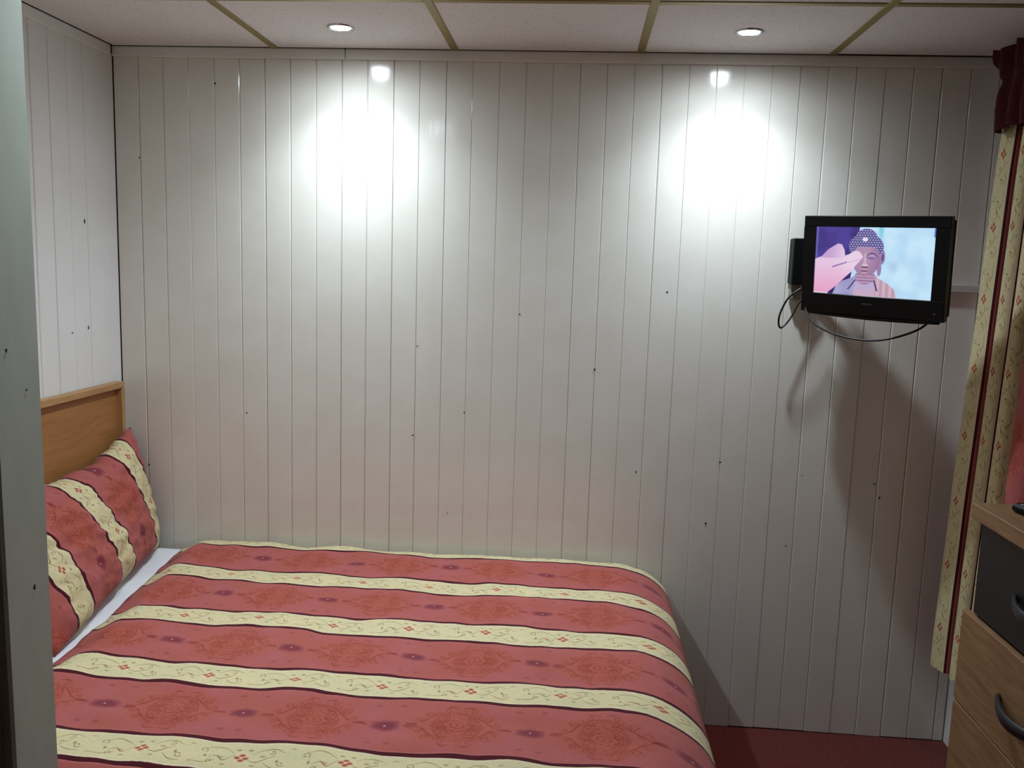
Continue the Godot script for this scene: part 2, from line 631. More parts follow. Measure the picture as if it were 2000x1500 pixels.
func screen_image() -> Image:
	var w := 560
	var h := 315
	var img := Image.create(w, h, false, Image.FORMAT_RGB8)
	var n := noise(0.008, 91, 2)
	var arm := PackedVector2Array([Vector2(-0.02, 0.5), Vector2(0.06, 0.44), Vector2(0.12, 0.33), Vector2(0.2, 0.245), Vector2(0.235, 0.255), Vector2(0.262, 0.34), Vector2(0.268, 0.42), Vector2(0.3, 0.4), Vector2(0.35, 0.345), Vector2(0.385, 0.345), Vector2(0.41, 0.385), Vector2(0.425, 0.43), Vector2(0.405, 0.48), Vector2(0.36, 0.57), Vector2(0.34, 0.64), Vector2(0.28, 0.74), Vector2(0.2, 0.88), Vector2(0.11, 1.01), Vector2(-0.02, 1.01)])
	var robe := PackedVector2Array([Vector2(0.17, 1.01), Vector2(0.2, 0.88), Vector2(0.25, 0.8), Vector2(0.35, 0.73), Vector2(0.38, 0.66), Vector2(0.53, 0.66), Vector2(0.56, 0.73), Vector2(0.64, 0.8), Vector2(0.7, 0.88), Vector2(0.725, 1.01)])
	for j in h:
		for i in w:
			var u := (i + 0.5) / w
			var v := (j + 0.5) / h
			var g := n.get_noise_2d(i, j)
			var c := rgb(196, 228, 248).lerp(rgb(178, 216, 242), clampf(0.5 + g, 0, 1))
			if u > 0.52 and u < 0.60 and v < 0.3:
				c = c.lerp(rgb(110, 196, 214), clampf(1.0 - absf(u - 0.565) / 0.03, 0, 1) * (1.0 - v / 0.3))
			c = c.lerp(rgb(168, 196, 226), clampf(1.0 - ell(u, v, 0.68, 0.56, 0.06, 0.12), 0, 1) * 0.8)
			if u > 0.985 - 0.2 * v * 0.05 and v < 0.12 - (0.985 - u):
				c = rgb(90, 110, 190)
			if u < 0.385 - 0.08 * v:
				c = rgb(74, 58, 146).lerp(rgb(48, 38, 104), clampf(v * 1.3 + g, 0, 1))
			if u < 0.02:
				c = c.lerp(rgb(120, 130, 200), 0.5)
			if in_poly(Vector2(u, v), robe):
				c = rgb(168, 164, 206).lerp(rgb(146, 142, 190), clampf(0.5 + g, 0, 1))
				if u > 0.53:
					c = rgb(208, 178, 196).lerp(rgb(186, 150, 168), 0.5 + 0.5 * sin(u * 120.0))
				if u > 0.36 and u < 0.54:
					c = rgb(186, 170, 206).lerp(rgb(204, 170, 184), clampf((v - 0.85) * 5.0, 0, 1))
				var fl := absf(u - (0.40 - (v - 0.7) * 0.42))
				var fr := absf(u - (0.515 + (v - 0.7) * 0.20))
				if (fl < 0.007 or fr < 0.007) and v > 0.7 and v < 0.92:
					c = rgb(74, 70, 120)
			if ell(u, v, 0.45, 0.72, 0.085, 0.11) < 1.0:
				c = rgb(182, 146, 176)
				if fmod(v * 22.0, 1.0) < 0.22:
					c = rgb(120, 92, 140)
			# ear and lobe
			if ell(u, v, 0.583, 0.42, 0.026, 0.11) < 1.0 or ell(u, v, 0.566, 0.6, 0.018, 0.10) < 1.0:
				c = rgb(150, 126, 172)
				if ell(u, v, 0.59, 0.43, 0.012, 0.06) < 1.0:
					c = rgb(104, 84, 132)
			# hair with rows of curls
			if ell(u, v, 0.445, 0.28, 0.148, 0.19) < 1.0 or ell(u, v, 0.445, 0.15, 0.09, 0.13) < 1.0:
				var row := floorf(v * 30.0)
				var cell := Vector2(fmod(u * 44.0 + 0.5 * fmod(row, 2.0), 1.0) - 0.5, fmod(v * 30.0, 1.0) - 0.5)
				c = rgb(164, 156, 214) if cell.length() < 0.36 else rgb(70, 64, 116)
			# face
			if ell(u, v, 0.45, 0.47, 0.118, 0.235) < 1.0 and v > 0.285 + 0.35 * pow(absf(u - 0.45), 1.6):
				c = rgb(172, 138, 172).lerp(rgb(128, 94, 136), clampf((u - 0.47) * 5.5, 0, 1))
				c = c.lerp(rgb(150, 108, 136), clampf((v - 0.55) * 3.0, 0, 1))
				if ell(u, v, 0.495, 0.425, 0.04, 0.035) < 1.0:
					c = rgb(126, 100, 152) if v > 0.43 else rgb(178, 150, 190)
				var brow := 0.375 + pow((u - 0.5) * 5.0, 2.0)
				if absf(v - brow) < 0.01 and u > 0.45 and u < 0.545:
					c = rgb(96, 68, 112)
				if absf(u - 0.443) < 0.012 and v > 0.38 and v < 0.54:
					c = rgb(196, 164, 188)
				if ell(u, v, 0.445, 0.55, 0.026, 0.022) < 1.0:
					c = rgb(214, 184, 196)
				if ell(u, v, 0.445, 0.578, 0.03, 0.01) < 1.0:
					c = rgb(92, 60, 96)
				if ell(u, v, 0.442, 0.615, 0.036, 0.012) < 1.0:
					c = rgb(190, 146, 166)
				if ell(u, v, 0.442, 0.636, 0.032, 0.007) < 1.0:
					c = rgb(84, 54, 92)
				if ell(u, v, 0.442, 0.658, 0.026, 0.012) < 1.0:
					c = rgb(196, 154, 172)
			if ell(u, v, 0.435, 0.175, 0.024, 0.03) < 1.0:
				c = rgb(226, 218, 236)
			if in_poly(Vector2(u, v), arm):
				c = rgb(226, 194, 222).lerp(rgb(228, 160, 196), clampf((v - 0.55) * 2.2, 0, 1))
				if u < 0.27 and v < 0.46:
					c = rgb(196, 158, 206).lerp(rgb(220, 190, 222), clampf((u - 0.12) * 7.0, 0, 1))
				var crease := absf(v - (0.62 - 0.62 * (u - 0.12)))
				if crease < 0.012 and u > 0.16 and u < 0.29:
					c = rgb(150, 104, 170)
				if absf(v - (0.52 - 0.5 * (u - 0.3))) < 0.008 and u > 0.3 and u < 0.4:
					c = rgb(196, 156, 204)
				c = c.lerp(Color.WHITE, clampf(0.25 - ell(u, v, 0.34, 0.5, 0.2, 0.3) * 0.25, 0, 0.25))
			if v > 0.985 and u < 0.13:
				c = rgb(230, 220, 232)
			img.set_pixel(i, j, c)
	return img


# ---------------------------------------------------------------- the room
func build_shell() -> void:
	var f := structure("floor", "deep red carpet covering the bedroom floor", "floor")
	box_part("carpet", Vector3(ROOM_X / 2, -0.05, ROOM_Z / 2 - 0.05), Vector3(ROOM_X + 0.3, 0.1, ROOM_Z + 0.3), 0.0, M.carpet, f)
	var r := structure("wall_front", "plain brown wall behind the viewer, out of frame", "wall")
	box_part("wall_panel", Vector3(ROOM_X / 2, 1.25, ROOM_Z + 0.05), Vector3(ROOM_X + 0.3, 2.7, 0.1), 0.0, M.dull, r)


func plank_mesh(w: float, h: float, bev: float, dep: float, var_seed: int) -> ArrayMesh:
	# a tongue-and-groove board standing on y = 0, centred on x = 0, its back at z = 0: flat face, bevelled long edges that waver a little
	var r := RandomNumberGenerator.new()
	r.seed = var_seed
	var st := begin()
	var segs := 5
	var rows := []
	for k in segs + 1:
		var y := h * k / segs
		var a := w / 2 - bev * r.randf_range(0.75, 1.25)
		var b := w / 2 - bev * r.randf_range(0.75, 1.25)
		rows.append([Vector3(-w / 2, y, 0), Vector3(-w / 2, y, dep - bev), Vector3(-a, y, dep), Vector3(b, y, dep), Vector3(w / 2, y, dep - bev), Vector3(w / 2, y, 0)])
	var outs := [Vector3(-1, 0, 0), Vector3(-1, 0, 1), Vector3(0, 0, 1), Vector3(1, 0, 1), Vector3(1, 0, 0)]
	for k in segs:
		for i in 5:
			var o: Vector3 = outs[i]
			tri(st, rows[k][i], rows[k][i + 1], rows[k + 1][i + 1], o)
			tri(st, rows[k][i], rows[k + 1][i + 1], rows[k + 1][i], o)
	for e in [[0, Vector3.DOWN], [segs, Vector3.UP]]:
		var p: Array = rows[e[0]]
		for i in range(1, 5):
			tri(st, p[0], p[i], p[i + 1], e[1])
	return finish(st)


func chip(parent: Node, at: Vector3, normal: Vector3, sx: float, sy: float) -> void:
	# a knot hole or chipped spot: a small dark lens sunk in the paint
	var st := begin(true)
	var n := 10
	for k in n:
		var t0 := TAU * k / n
		var t1 := TAU * (k + 1) / n
		var side := Vector3.UP.cross(normal).normalized()
		var w0 := 1.0 + 0.25 * sin(3.0 * t0 + at.y * 40.0)
		var w1 := 1.0 + 0.25 * sin(3.0 * t1 + at.y * 40.0)
		tri(st, normal * 0.0006, side * cos(t0) * sx * w0 + Vector3.UP * sin(t0) * sy * w0, side * cos(t1) * sx * w1 + Vector3.UP * sin(t1) * sy * w1, normal)
	part("paint_chip", st, M.chip, parent, at)


func build_back_wall() -> void:
	var wall := structure("wall_back", "wall of upright cream gloss painted boards behind the bed and television", "wall")
	box_part("backing", Vector3(ROOM_X / 2, 1.25, -0.07), Vector3(ROOM_X + 0.3, 2.7, 0.1), 0.0, M.backing, wall)
	var kinds := []
	for k in 8:
		kinds.append(plank_mesh(BOARD - [0.0003, 0.0008, 0.0002, 0.0013, 0.0004, 0.0006, 0.0002, 0.0009][k], 2.262, [0.0022, 0.003, 0.0018, 0.0032, 0.0026, 0.002, 0.0016, 0.0028][k], 0.014, 100 + k))
	for i in 33:
		var x0 := maxf(i * BOARD, 0.0005)
		var o: MeshInstance3D
		var zj := rng.randf_range(-0.0008, 0.0008)
		if i == 0:
			o = put("plank", plank_mesh(BOARD - 0.001, 2.262, 0.0025, 0.014, 99), M.gloss, wall, Vector3((x0 + BOARD) / 2, 0.003, -0.015))
		else:
			o = put("plank", kinds[rng.randi_range(0, 7)], M.gloss, wall, Vector3((i + 0.5) * BOARD, rng.randf_range(0.002, 0.006), -0.015 + zj))
		o.rotation.y = rng.randf_range(-0.006, 0.006)
	put("plank", plank_mesh(0.032, 2.262, 0.002, 0.014, 131), M.gloss, wall, Vector3(33 * BOARD + 0.0175, 0.003, -0.0145))
	for p in [[1.668, 1.256, 0.003, 0.005], [1.407, 1.435, 0.004, 0.002], [1.898, 1.527, 0.004, 0.002], [1.058, 1.314, 0.003, 0.002], [1.226, 1.089, 0.002, 0.004], [2.107, 0.956, 0.004, 0.003], [2.072, 0.739, 0.003, 0.005], [2.624, 0.906, 0.003, 0.003], [2.644, 0.859, 0.003, 0.004], [1.825, 0.908, 0.002, 0.005], [0.356, 2.174, 0.003, 0.004], [0.453, 1.055, 0.004, 0.002], [1.047, 1.001, 0.005, 0.002], [1.175, 0.727, 0.002, 0.002], [2.348, 0.674, 0.003, 0.002], [0.091, 0.851, 0.003, 0.005], [2.383, 0.923, 0.002, 0.002], [0.086, 1.925, 0.002, 0.004]]:
		chip(wall, Vector3(p[0], p[1], 0.0009), Vector3.BACK, p[2], p[3])
	var t := structure("trim_1", "narrow cream cover strip along the top of the boarded wall", "trim")
	box_part("trim_board", Vector3(0.402, 2.273, 0.004), Vector3(0.80, 0.034, 0.010), 0.002, M.gloss, t)
	box_part("trim_board", Vector3(1.869, 2.273, 0.004), Vector3(2.130, 0.034, 0.010), 0.002, M.gloss, t)


func build_left_wall() -> void:
	var wall := structure("wall_left", "wall of upright white painted boards behind the headboard", "wall")
	box_part("backing", Vector3(-0.07, 1.25, ROOM_Z / 2), Vector3(0.1, 2.7, ROOM_Z + 0.2), 0.0, M.backing, wall)
	var kinds := []
	for k in 4:
		kinds.append(plank_mesh(0.0895 - 0.0007 * k, 2.262, 0.0012 + 0.0003 * k, 0.014, 200 + k))
	var z := 0.0008
	var first := true
	while z < ROOM_Z - 0.09:
		var o := put("plank", kinds[rng.randi_range(0, 3)] if not first else kinds[0], M.matt, wall, Vector3(-0.0145 + rng.randf_range(-0.0005, 0.0005), 0.003, z + 0.045))
		o.rotation.y = PI / 2
		z += 0.0905
		first = false
	for p in [[1.697, 0.2, 0.003, 0.008], [1.353, 0.199, 0.003, 0.006], [1.342, 0.291, 0.003, 0.003]]:
		chip(wall, Vector3(0.0008, p[0], p[1]), Vector3.RIGHT, p[2], p[3])
	var t := structure("trim_2", "narrow white cover strip along the top of the headboard wall", "trim")
	box_part("trim_board", Vector3(0.003, 2.273, 1.83), Vector3(0.008, 0.034, 3.62), 0.002, M.matt, t)


func build_ceiling() -> void:
	var c := structure("ceiling", "suspended ceiling of speckled white tiles in brass coloured bars", "ceiling")
	box_part("roof_slab", Vector3(ROOM_X / 2, 2.55, ROOM_Z / 2), Vector3(ROOM_X + 0.3, 0.1, ROOM_Z + 0.3), 0.0, M.backing, c)
	var xs := [0.010] + BARS + [ROOM_X - 0.004]
	var zs := [0.0135] + CROSS + [ROOM_Z - 0.004]
	for i in xs.size() - 1:
		for k in zs.size() - 1:
			var x0: float = xs[i] + (0.0085 if i > 0 else 0.0)
			var x1: float = xs[i + 1] - (0.0085 if i < xs.size() - 2 else 0.0)
			var z0: float = zs[k] + (0.0085 if k > 0 else (0.006 if i == 4 else 0.0))
			var z1: float = zs[k + 1] - (0.0085 if k < zs.size() - 2 else 0.0)
			box_part("ceiling_tile", Vector3((x0 + x1) / 2, CEIL + 0.008, (z0 + z1) / 2), Vector3(x1 - x0, 0.016, z1 - z0), 0.002, M.tile, c)
	for x in BARS:
		box_part("grid_bar", Vector3(x, CEIL - 0.0015, ROOM_Z / 2), Vector3(0.024, 0.003, ROOM_Z - 0.008), 0.0008, M.brass, c)
	for z in CROSS:
		for i in xs.size() - 1:
			var a: float = xs[i] + (0.0125 if i > 0 else 0.0)
			var b: float = xs[i + 1] - (0.0125 if i < xs.size() - 2 else 0.0)
			box_part("grid_bar", Vector3((a + b) / 2, CEIL - 0.0015, z), Vector3(b - a, 0.003, 0.024), 0.0008, M.brass, c)


func build_right_wall() -> void:
	var w := structure("wall_right", "white painted window wall beside the curtain", "wall")
	var x := ROOM_X + 0.06
	box_part("wall_panel", Vector3(x, 0.44, ROOM_Z / 2), Vector3(0.12, 0.98, ROOM_Z + 0.2), 0.0, M.matt, w)
	box_part("wall_panel", Vector3(x, 2.3, ROOM_Z / 2), Vector3(0.12, 0.5, ROOM_Z + 0.2), 0.0, M.matt, w)
	box_part("wall_panel", Vector3(x, 1.49, 0.13), Vector3(0.12, 1.12, 0.46), 0.0, M.matt, w)
	box_part("wall_panel", Vector3(x, 1.49, 2.7), Vector3(0.12, 1.12, 2.2), 0.0, M.matt, w)
	var n := structure("window_1", "white framed window behind the striped curtain, dark outside", "window")
	for f in [[Vector3(x + 0.01, 0.955, 0.98), Vector3(0.06, 0.05, 1.24)], [Vector3(x + 0.01, 2.025, 0.98), Vector3(0.06, 0.05, 1.24)], [Vector3(x + 0.01, 1.49, 0.385), Vector3(0.06, 1.02, 0.05)], [Vector3(x + 0.01, 1.49, 1.575), Vector3(0.06, 1.02, 0.05)], [Vector3(x + 0.01, 1.49, 0.98), Vector3(0.06, 1.02, 0.04)]]:
		box_part("window_frame", f[0], f[1], 0.004, M.trunking, n)
	for z in [0.685, 1.275]:
		box_part("pane", Vector3(x + 0.01, 1.49, z), Vector3(0.006, 1.02, 0.55), 0.0, M.glass, n)


func build_door() -> void:
	var d := structure("door_1", "grey green painted door post ending a partition, close on the left", "door")
	var post := box_part("door_post", Vector3(0.77, 1.14, 1.734), Vector3(0.06, 2.28, 0.104), 0.004, M.post, d)
	post.rotation.x = 0.007
	for p in [[0.024, 1.452, 0.0022, 0.003], [-0.012, 1.09, 0.0025, 0.0045], [-0.016, 1.39, 0.0015, 0.002]]:
		chip(post, Vector3(0.0306, p[1] - 1.14, p[0]), Vector3.RIGHT, p[2], p[3])
	box_part("partition", Vector3(0.372, 1.14, 1.734), Vector3(0.736, 2.28, 0.07), 0.002, M.post, d)
	box_part("shade_panel", Vector3(0.397, 1.13, 1.809), Vector3(0.784, 2.24, 0.034), 0.003, M.shade_brown, d)  # added dark panel, stands in for shade on the partition's front


func build_downlights() -> void:
	var spots := [
		[0.858, 0.26, "lit recessed ceiling spot on the side of the headboard"],
		[2.066, 0.26, "lit recessed ceiling spot on the side of the television"],
		[0.868, 1.43, "lit recessed ceiling spot over the near side of the bed, out of frame"],
	]
	var ring := begin(true)
	add_lathe(ring, [Vector2(0.041, 0.0), Vector2(0.0405, -0.003), Vector2(0.037, -0.0045), Vector2(0.033, -0.004), Vector2(0.031, -0.001)])
	var ring_mesh := finish(ring)
	var lens := begin(true)
	add_lathe(lens, [Vector2(0.0315, -0.001), Vector2(0.028, -0.0028), Vector2(0.018, -0.004), Vector2(0.0, -0.0045)])
	var lens_mesh := finish(lens)
	for s in spots:
		var t := thing("downlight", s[2], "light", Vector3(s[0], CEIL, s[1]), "recessed ceiling spots")
		put("bezel", ring_mesh, M.chrome, t)
		put("lamp_lens", lens_mesh, M.lamp, t)
		for q in [["lamp_beam", BEAM, 62.0], ["lamp_spill", SPILL, 88.0]]:
			var l := SpotLight3D.new()
			l.name = q[0]
			l.position = Vector3(0, -0.012, 0)
			l.rotation.x = -PI / 2
			l.light_color = Color(0.9, 0.96, 1.0)
			l.light_energy = q[1]
			l.light_size = 0.026
			l.spot_angle = q[2]
			l.spot_angle_attenuation = 1.0
			l.spot_range = 12.0
			l.spot_attenuation = 2.0
			l.shadow_enabled = true
			t.add_child(l)


# ---------------------------------------------------------------- the bed
const BED_TOP := 0.556


func fab(along: float, across: float) -> Vector2:
	# fabric coordinates in metres to texture coordinates
	return Vector2(along / FU, across / FV)


func build_bed() -> void:
	var bed := thing("bed", "double bed with light oak framed headboard against the white boards", "bed")
	box_part("base", Vector3(1.0, 0.19, 0.715), Vector3(1.86, 0.26, 1.33), 0.015, M.divan, bed)
	for x in [0.15, 1.85]:
		for z in [0.12, 1.3]:
			box_part("leg", Vector3(x, 0.03, z), Vector3(0.05, 0.06, 0.05), 0.005, M.handle, bed)
	var hb := Node3D.new()
	hb.name = "headboard"
	bed.add_child(hb)
	box_part("panel", Vector3(0.011, 0.78, 0.735), Vector3(0.012, 0.7, 1.36), 0.001, M.oak_panel, hb)
	box_part("top_rail", Vector3(0.0205, 1.146, 0.735), Vector3(0.033, 0.022, 1.37), 0.002, M.oak, hb)
	for z in [0.06, 1.41]:
		box_part("side_rail", Vector3(0.0205, 0.58, z), Vector3(0.033, 1.108, 0.02), 0.002, M.oak, hb)
	var mt := thing("mattress", "mattress under a white sheet showing beside the pillow", "mattress", Vector3(1.0, 0.322, 0.715))
	var st := begin()
	var prof := PackedVector2Array()
	for k in 9:
		var a := PI / 2 * k / 8.0
		prof.append(Vector2(0.74 + 0.14 * sin(a), BED_TOP - 0.322 - 0.13 * (1.0 - cos(a))))
	prof.append(Vector2(0.88, 0.0))
	prof.append(Vector2(-0.93, 0.0))
	for k in 5:
		var a := PI / 2 * k / 4.0
		prof.append(Vector2(-0.90 - 0.03 * cos(a), BED_TOP - 0.322 - 0.03 * (1.0 - sin(a))))
	add_extrude(st, prof, -0.675, 0.665)
	part("sheet", st, M.sheet, mt)
	build_duvet()
	build_pillow()


func build_duvet() -> void:
	var d := begin(true)
	var nx := 110
	var nz := 90
	var n1 := noise(2.2, 301, 3)
	var n2 := noise(6.0, 302, 2)
	var top := []
	var low := []
	var uvs := []
	# walk along x: head edge -> flat -> round over the foot -> hang; along z: wall edge -> flat -> round over the near side -> hang
	for i in nx + 1:
		var rt := []
		var rl := []
		var ru := []
		for k in nz + 1:
			var a := float(i) / nx
			var b := float(k) / nz
			var sz := lerpf(0.0, 1.78, b)          # cloth metres from the wall edge
			var z: float
			var dz := 0.0
			if sz < 0.04:
				var q := sz / 0.04
				z = 0.018 + 0.022 * q
				dz = 0.03 * (1.0 - sqrt(maxf(0.0, 1.0 - (1.0 - q) * (1.0 - q))))
			elif sz < 1.36:
				z = sz
			else:
				var q := sz - 1.36
				var ang := minf(q / 0.08, PI / 2)
				z = 1.36 + 0.08 * sin(ang)
				dz = 0.08 * (1.0 - cos(ang)) + maxf(0.0, q - 0.08 * PI / 2)
			var head := lerpf(0.232, 0.305, smoothstep(0.0, 0.9, z)) + 0.012 * n1.get_noise_2d(z * 2.0, 7.0)
			var length := 2.13 - head
			var sx := a * length                   # cloth metres from the head edge
			var x: float
			var dx := 0.0
			var flat := 1.75 - head
			if sx < flat:
				x = head + sx
			else:
				var q := (sx - flat) / (length - flat)
				# quarter ellipse then a straight fall
				var ang := minf(q / 0.62, 1.0) * PI / 2
				x = 1.75 + 0.212 * sin(ang)
				dx = 0.15 * (1.0 - cos(ang)) + maxf(0.0, q - 0.62) * 0.42
				x += 0.012 * maxf(0.0, q - 0.62) * sin(z * 17.0)
			var puff := 0.035 * smoothstep(0.0, 0.09, sx)
			var lump := 0.010 * n1.get_noise_2d(x * 1.3, z * 2.2) + 0.0035 * n2.get_noise_2d(x, z * 1.5)
			lump += 0.008 * exp(-pow((sx - 0.12) / 0.08, 2.0)) * (0.6 + n1.get_noise_2d(3.0, z * 3.0))
			var y := BED_TOP + 0.003 + puff + (lump if dx < 0.1 else 0.0) * smoothstep(0.0, 0.05, sx) - maxf(dx, dz) - minf(dx, dz) * 0.35
			y = maxf(y, 0.12)
			rt.append(Vector3(x, y, z))
			var nrm := Vector3(0.0 if dx < 0.02 else 0.7, 1.0 if dx + dz < 0.1 else 0.2, 0.0 if dz < 0.02 or sz < 0.1 else 0.7)
			rl.append(Vector3(x, y, z) - nrm.normalized() * minf(0.018, 0.002 + 0.2 * sx))
			var wav := 0.010 * n1.get_noise_2d(x * 1.6, z * 1.1 + 9.0) + 0.004 * n2.get_noise_2d(x * 0.8, z)
			ru.append(fab(head + sx - 0.26, sz - 0.35 + wav))
		top.append(rt)
		low.append(rl)
		uvs.append(ru)
	add_grid(d, top, uvs)
	add_grid(d, low, uvs, true)
	# close the four edges
	for e in [[top[0], low[0], uvs[0]], [top[nx], low[nx], uvs[nx]]]:
		add_grid(d, [e[0], e[1]], [e[2], e[2]], e[0] == top[0])
	for k in [0, nz]:
		var ta := []
		var la := []
		var ua := []
		for i in nx + 1:
			ta.append(top[i][k])
			la.append(low[i][k])
			ua.append(uvs[i][k])
		add_grid(d, [ta, la], [ua, ua], k == nz)
	var o := part("duvet", d, M.fabric, self)
	tag(o, "terracotta and cream striped duvet with scroll medallions spread over the bed", "duvet")


func build_pillow() -> void:
	var n1 := noise(3.0, 311, 3)
	var n2 := noise(9.0, 312, 2)
	var st := begin(true)
	var na := 64
	var nb := 46
	var c := Vector3(0.124, 0.772, 0.462)
	var lean := Vector3(-0.088, 0.215, 0)
	var nrm := Vector3(0.215, 0.088, 0).normalized()
	for side in [1.0, -1.0]:
		var p := []
		var uv := []
		for i in na + 1:
			var rp := []
			var ru := []
			for k in nb + 1:
				var a := -cos(PI * i / na) * 0.5 * 0.6 + (2.0 * i / na - 1.0) * 0.7
				var b := -cos(PI * k / nb) * 0.5 * 0.6 + (2.0 * k / nb - 1.0) * 0.7
				var ea := maxf(0.0, 1.0 - pow(absf(a), 4.0))
				var eb := maxf(0.0, 1.0 - pow(absf(b), 2.6))
				var t := sqrt(ea * eb)
				# pinched edges between the corners
				var pa := a * (1.0 - 0.035 * (1.0 - b * b))
				var pb := b * (1.0 - 0.07 * (1.0 - a * a))
				var q := c + Vector3(0, 0, 0.438) * pa + lean * pb
				# the far corner is pushed up against the wall, the middle of the top edge sags
				var sag := smoothstep(-1.0, -0.35, a) * (0.5 + 0.5 * b)
				q.y -= 0.062 * sag
				var thick := 0.085 if side > 0 else 0.035
				q += nrm * side * thick * t * (1.0 + 0.14 * n1.get_noise_2d(a * 1.2, b * 1.2))
				q += nrm * (0.010 * n1.get_noise_2d(a * 2.0 + 5.0, b * 0.7) + 0.002 * n2.get_noise_2d(a, b)) * t * side
				q.y += 0.012 * n1.get_noise_2d(a * 1.5, 4.0) * maxf(b, 0.0)
				q.x += 0.08 * a * (0.5 - 0.5 * b)
				q.x = maxf(q.x, 0.04)
				q.z = maxf(q.z, 0.012)
				rp.append(q)
				var wav := 0.012 * n1.get_noise_2d(a * 0.9 + 2.0, b * 0.9) * t
				ru.append(fab(b * 0.24 + 0.1, 0.462 + a * 0.438 - 0.13 - 0.05 * b + wav))
			p.append(rp)
			uv.append(ru)
		add_grid(st, p, uv, side > 0)
	var o := part("pillow", st, M.fabric, self)
	tag(o, "plump terracotta pillow with cream flowered stripes leaning on the headboard", "pillow")


# ---------------------------------------------------------------- the curtain
func build_curtain() -> void:
	# plan of the folds from the wall corner outwards: (z, x)
	var plan := [Vector2(0.062, 2.905), Vector2(0.068, 2.875), Vector2(0.095, 2.838), Vector2(0.135, 2.822), Vector2(0.168, 2.829), Vector2(0.194, 2.840), Vector2(0.197, 2.868), Vector2(0.196, 2.914), Vector2(0.206, 2.918), Vector2(0.210, 2.88), Vector2(0.213, 2.853), Vector2(0.228, 2.84), Vector2(0.248, 2.84), Vector2(0.266, 2.852), Vector2(0.274, 2.88), Vector2(0.275, 2.915), Vector2(0.284, 2.917), Vector2(0.288, 2.885), Vector2(0.292, 2.858), Vector2(0.308, 2.846), Vector2(0.328, 2.846), Vector2(0.345, 2.856), Vector2(0.354, 2.882), Vector2(0.356, 2.915), Vector2(0.366, 2.917), Vector2(0.371, 2.885), Vector2(0.38, 2.862), Vector2(0.405, 2.85), Vector2(0.44, 2.852), Vector2(0.47, 2.87), Vector2(0.48, 2.905)]
	# which part of the print lies where along the plan (metres across the stripes; 0 = middle of a cream stripe)
	var ctrl := []
	for p in plan:
		ctrl.append(Vector3(p.x, p.y, 0))
	var pl := spline(ctrl, 6)
	var s := PackedFloat32Array([0.0])
	for i in range(1, pl.size()):
		s.append(s[i - 1] + pl[i].distance_to(pl[i - 1]))
	# stretch each fold's arc so that cream falls on the three fronts: the gathers take up the rest
	var fronts := [3 * 6 + 4, 12 * 6, 20 * 6]
	var across := []
	for i in pl.size():
		var v := 0.0
		if i <= fronts[0]:
			v = -(s[fronts[0]] - s[i])
		elif i <= fronts[1]:
			v = FV * (s[i] - s[fronts[0]]) / (s[fronts[1]] - s[fronts[0]])
		elif i <= fronts[2]:
			v = FV + FV * (s[i] - s[fronts[1]]) / (s[fronts[2]] - s[fronts[1]])
		else:
			v = 2.0 * FV + (s[i] - s[fronts[2]])
		across.append(v)
	var y1 := 2.24
	var y0 := 0.335
	var rows := 60
	var p := []
	var uv := []
	var n := noise(1.2, 401, 2)
	for r in rows + 1:
		var y := lerpf(y1, y0, float(r) / rows)
		var t := (y1 - y) / (y1 - y0)
		var a := []
		var b := []
		for i in pl.size():
			var z := pl[i].x
			var x := pl[i].y
			var gather := lerpf(0.085, 0.0, smoothstep(0.0, 1.0, t * 1.0))
			z = z + gather * (1.0 - 0.55 * (z - 0.06) / 0.48)
			z += 0.006 * n.get_noise_2d(y * 1.4, float(i) * 0.05) * t
			x = lerpf(2.865, x, lerpf(0.65, 1.0, smoothstep(0.0, 0.2, t)))
			x -= 0.012 * t
			a.append(Vector3(minf(x, 2.925), y + 0.03 * (pl[i].x - 0.06) * t, z))
			b.append(fab(y1 - y, across[i]))
		p.append(a)
		uv.append(b)
	var st := begin(true)
	add_grid(st, p, uv)
	var o := part("curtain", st, M.fabric, self)
	tag(o, "long pleated curtain with cream flowered stripes hanging beside the television", "curtain")
	# gathered heading in the plain red part of the print
	var v := begin(true)
	p = []
	uv = []
	var cols := 150
	for r in 25:
		var y := lerpf(2.262, 2.03, r / 24.0)
		var a := []
		var b := []
		var pinch := exp(-pow((y - 2.165) / 0.035, 2.0))
		for i in cols + 1:
			var u := float(i) / cols
			var z := lerpf(0.178, 1.62, u) + (0.07 * pinch if i < 8 else 0.0) * (1.0 - i / 8.0) + 0.1 * (2.262 - y) * (1.0 - u)
			var amp := lerpf(0.016, 0.007, pinch)
			var x := 2.80 + amp * sin(z * 95.0) + 0.006 * sin(z * 41.0 + y * 9.0)
			a.append(Vector3(x, y + 0.008 * sin(z * 47.0), z))
			b.append(fab(z, FV * 0.5 + (y - 2.1) * 0.5))
		p.append(a)
		uv.append(b)
	add_grid(v, p, uv)
	var h := part("curtain_valance", v, M.maroon, self)
	tag(h, "gathered dark red valance frill at the top of the curtain", "valance")
	var tr := thing("curtain_track", "slim white curtain track fixed under the ceiling behind the valance", "curtain track", Vector3(2.87, 2.262, 0.9))
	box_part("rail", Vector3.ZERO, Vector3(0.03, 0.02, 1.5), 0.002, M.trunking, tr)
	for z in [-0.6, 0.6]:
		box_part("bracket", Vector3(0.036, 0.0, z), Vector3(0.052, 0.014, 0.02), 0.001, M.trunking, tr)


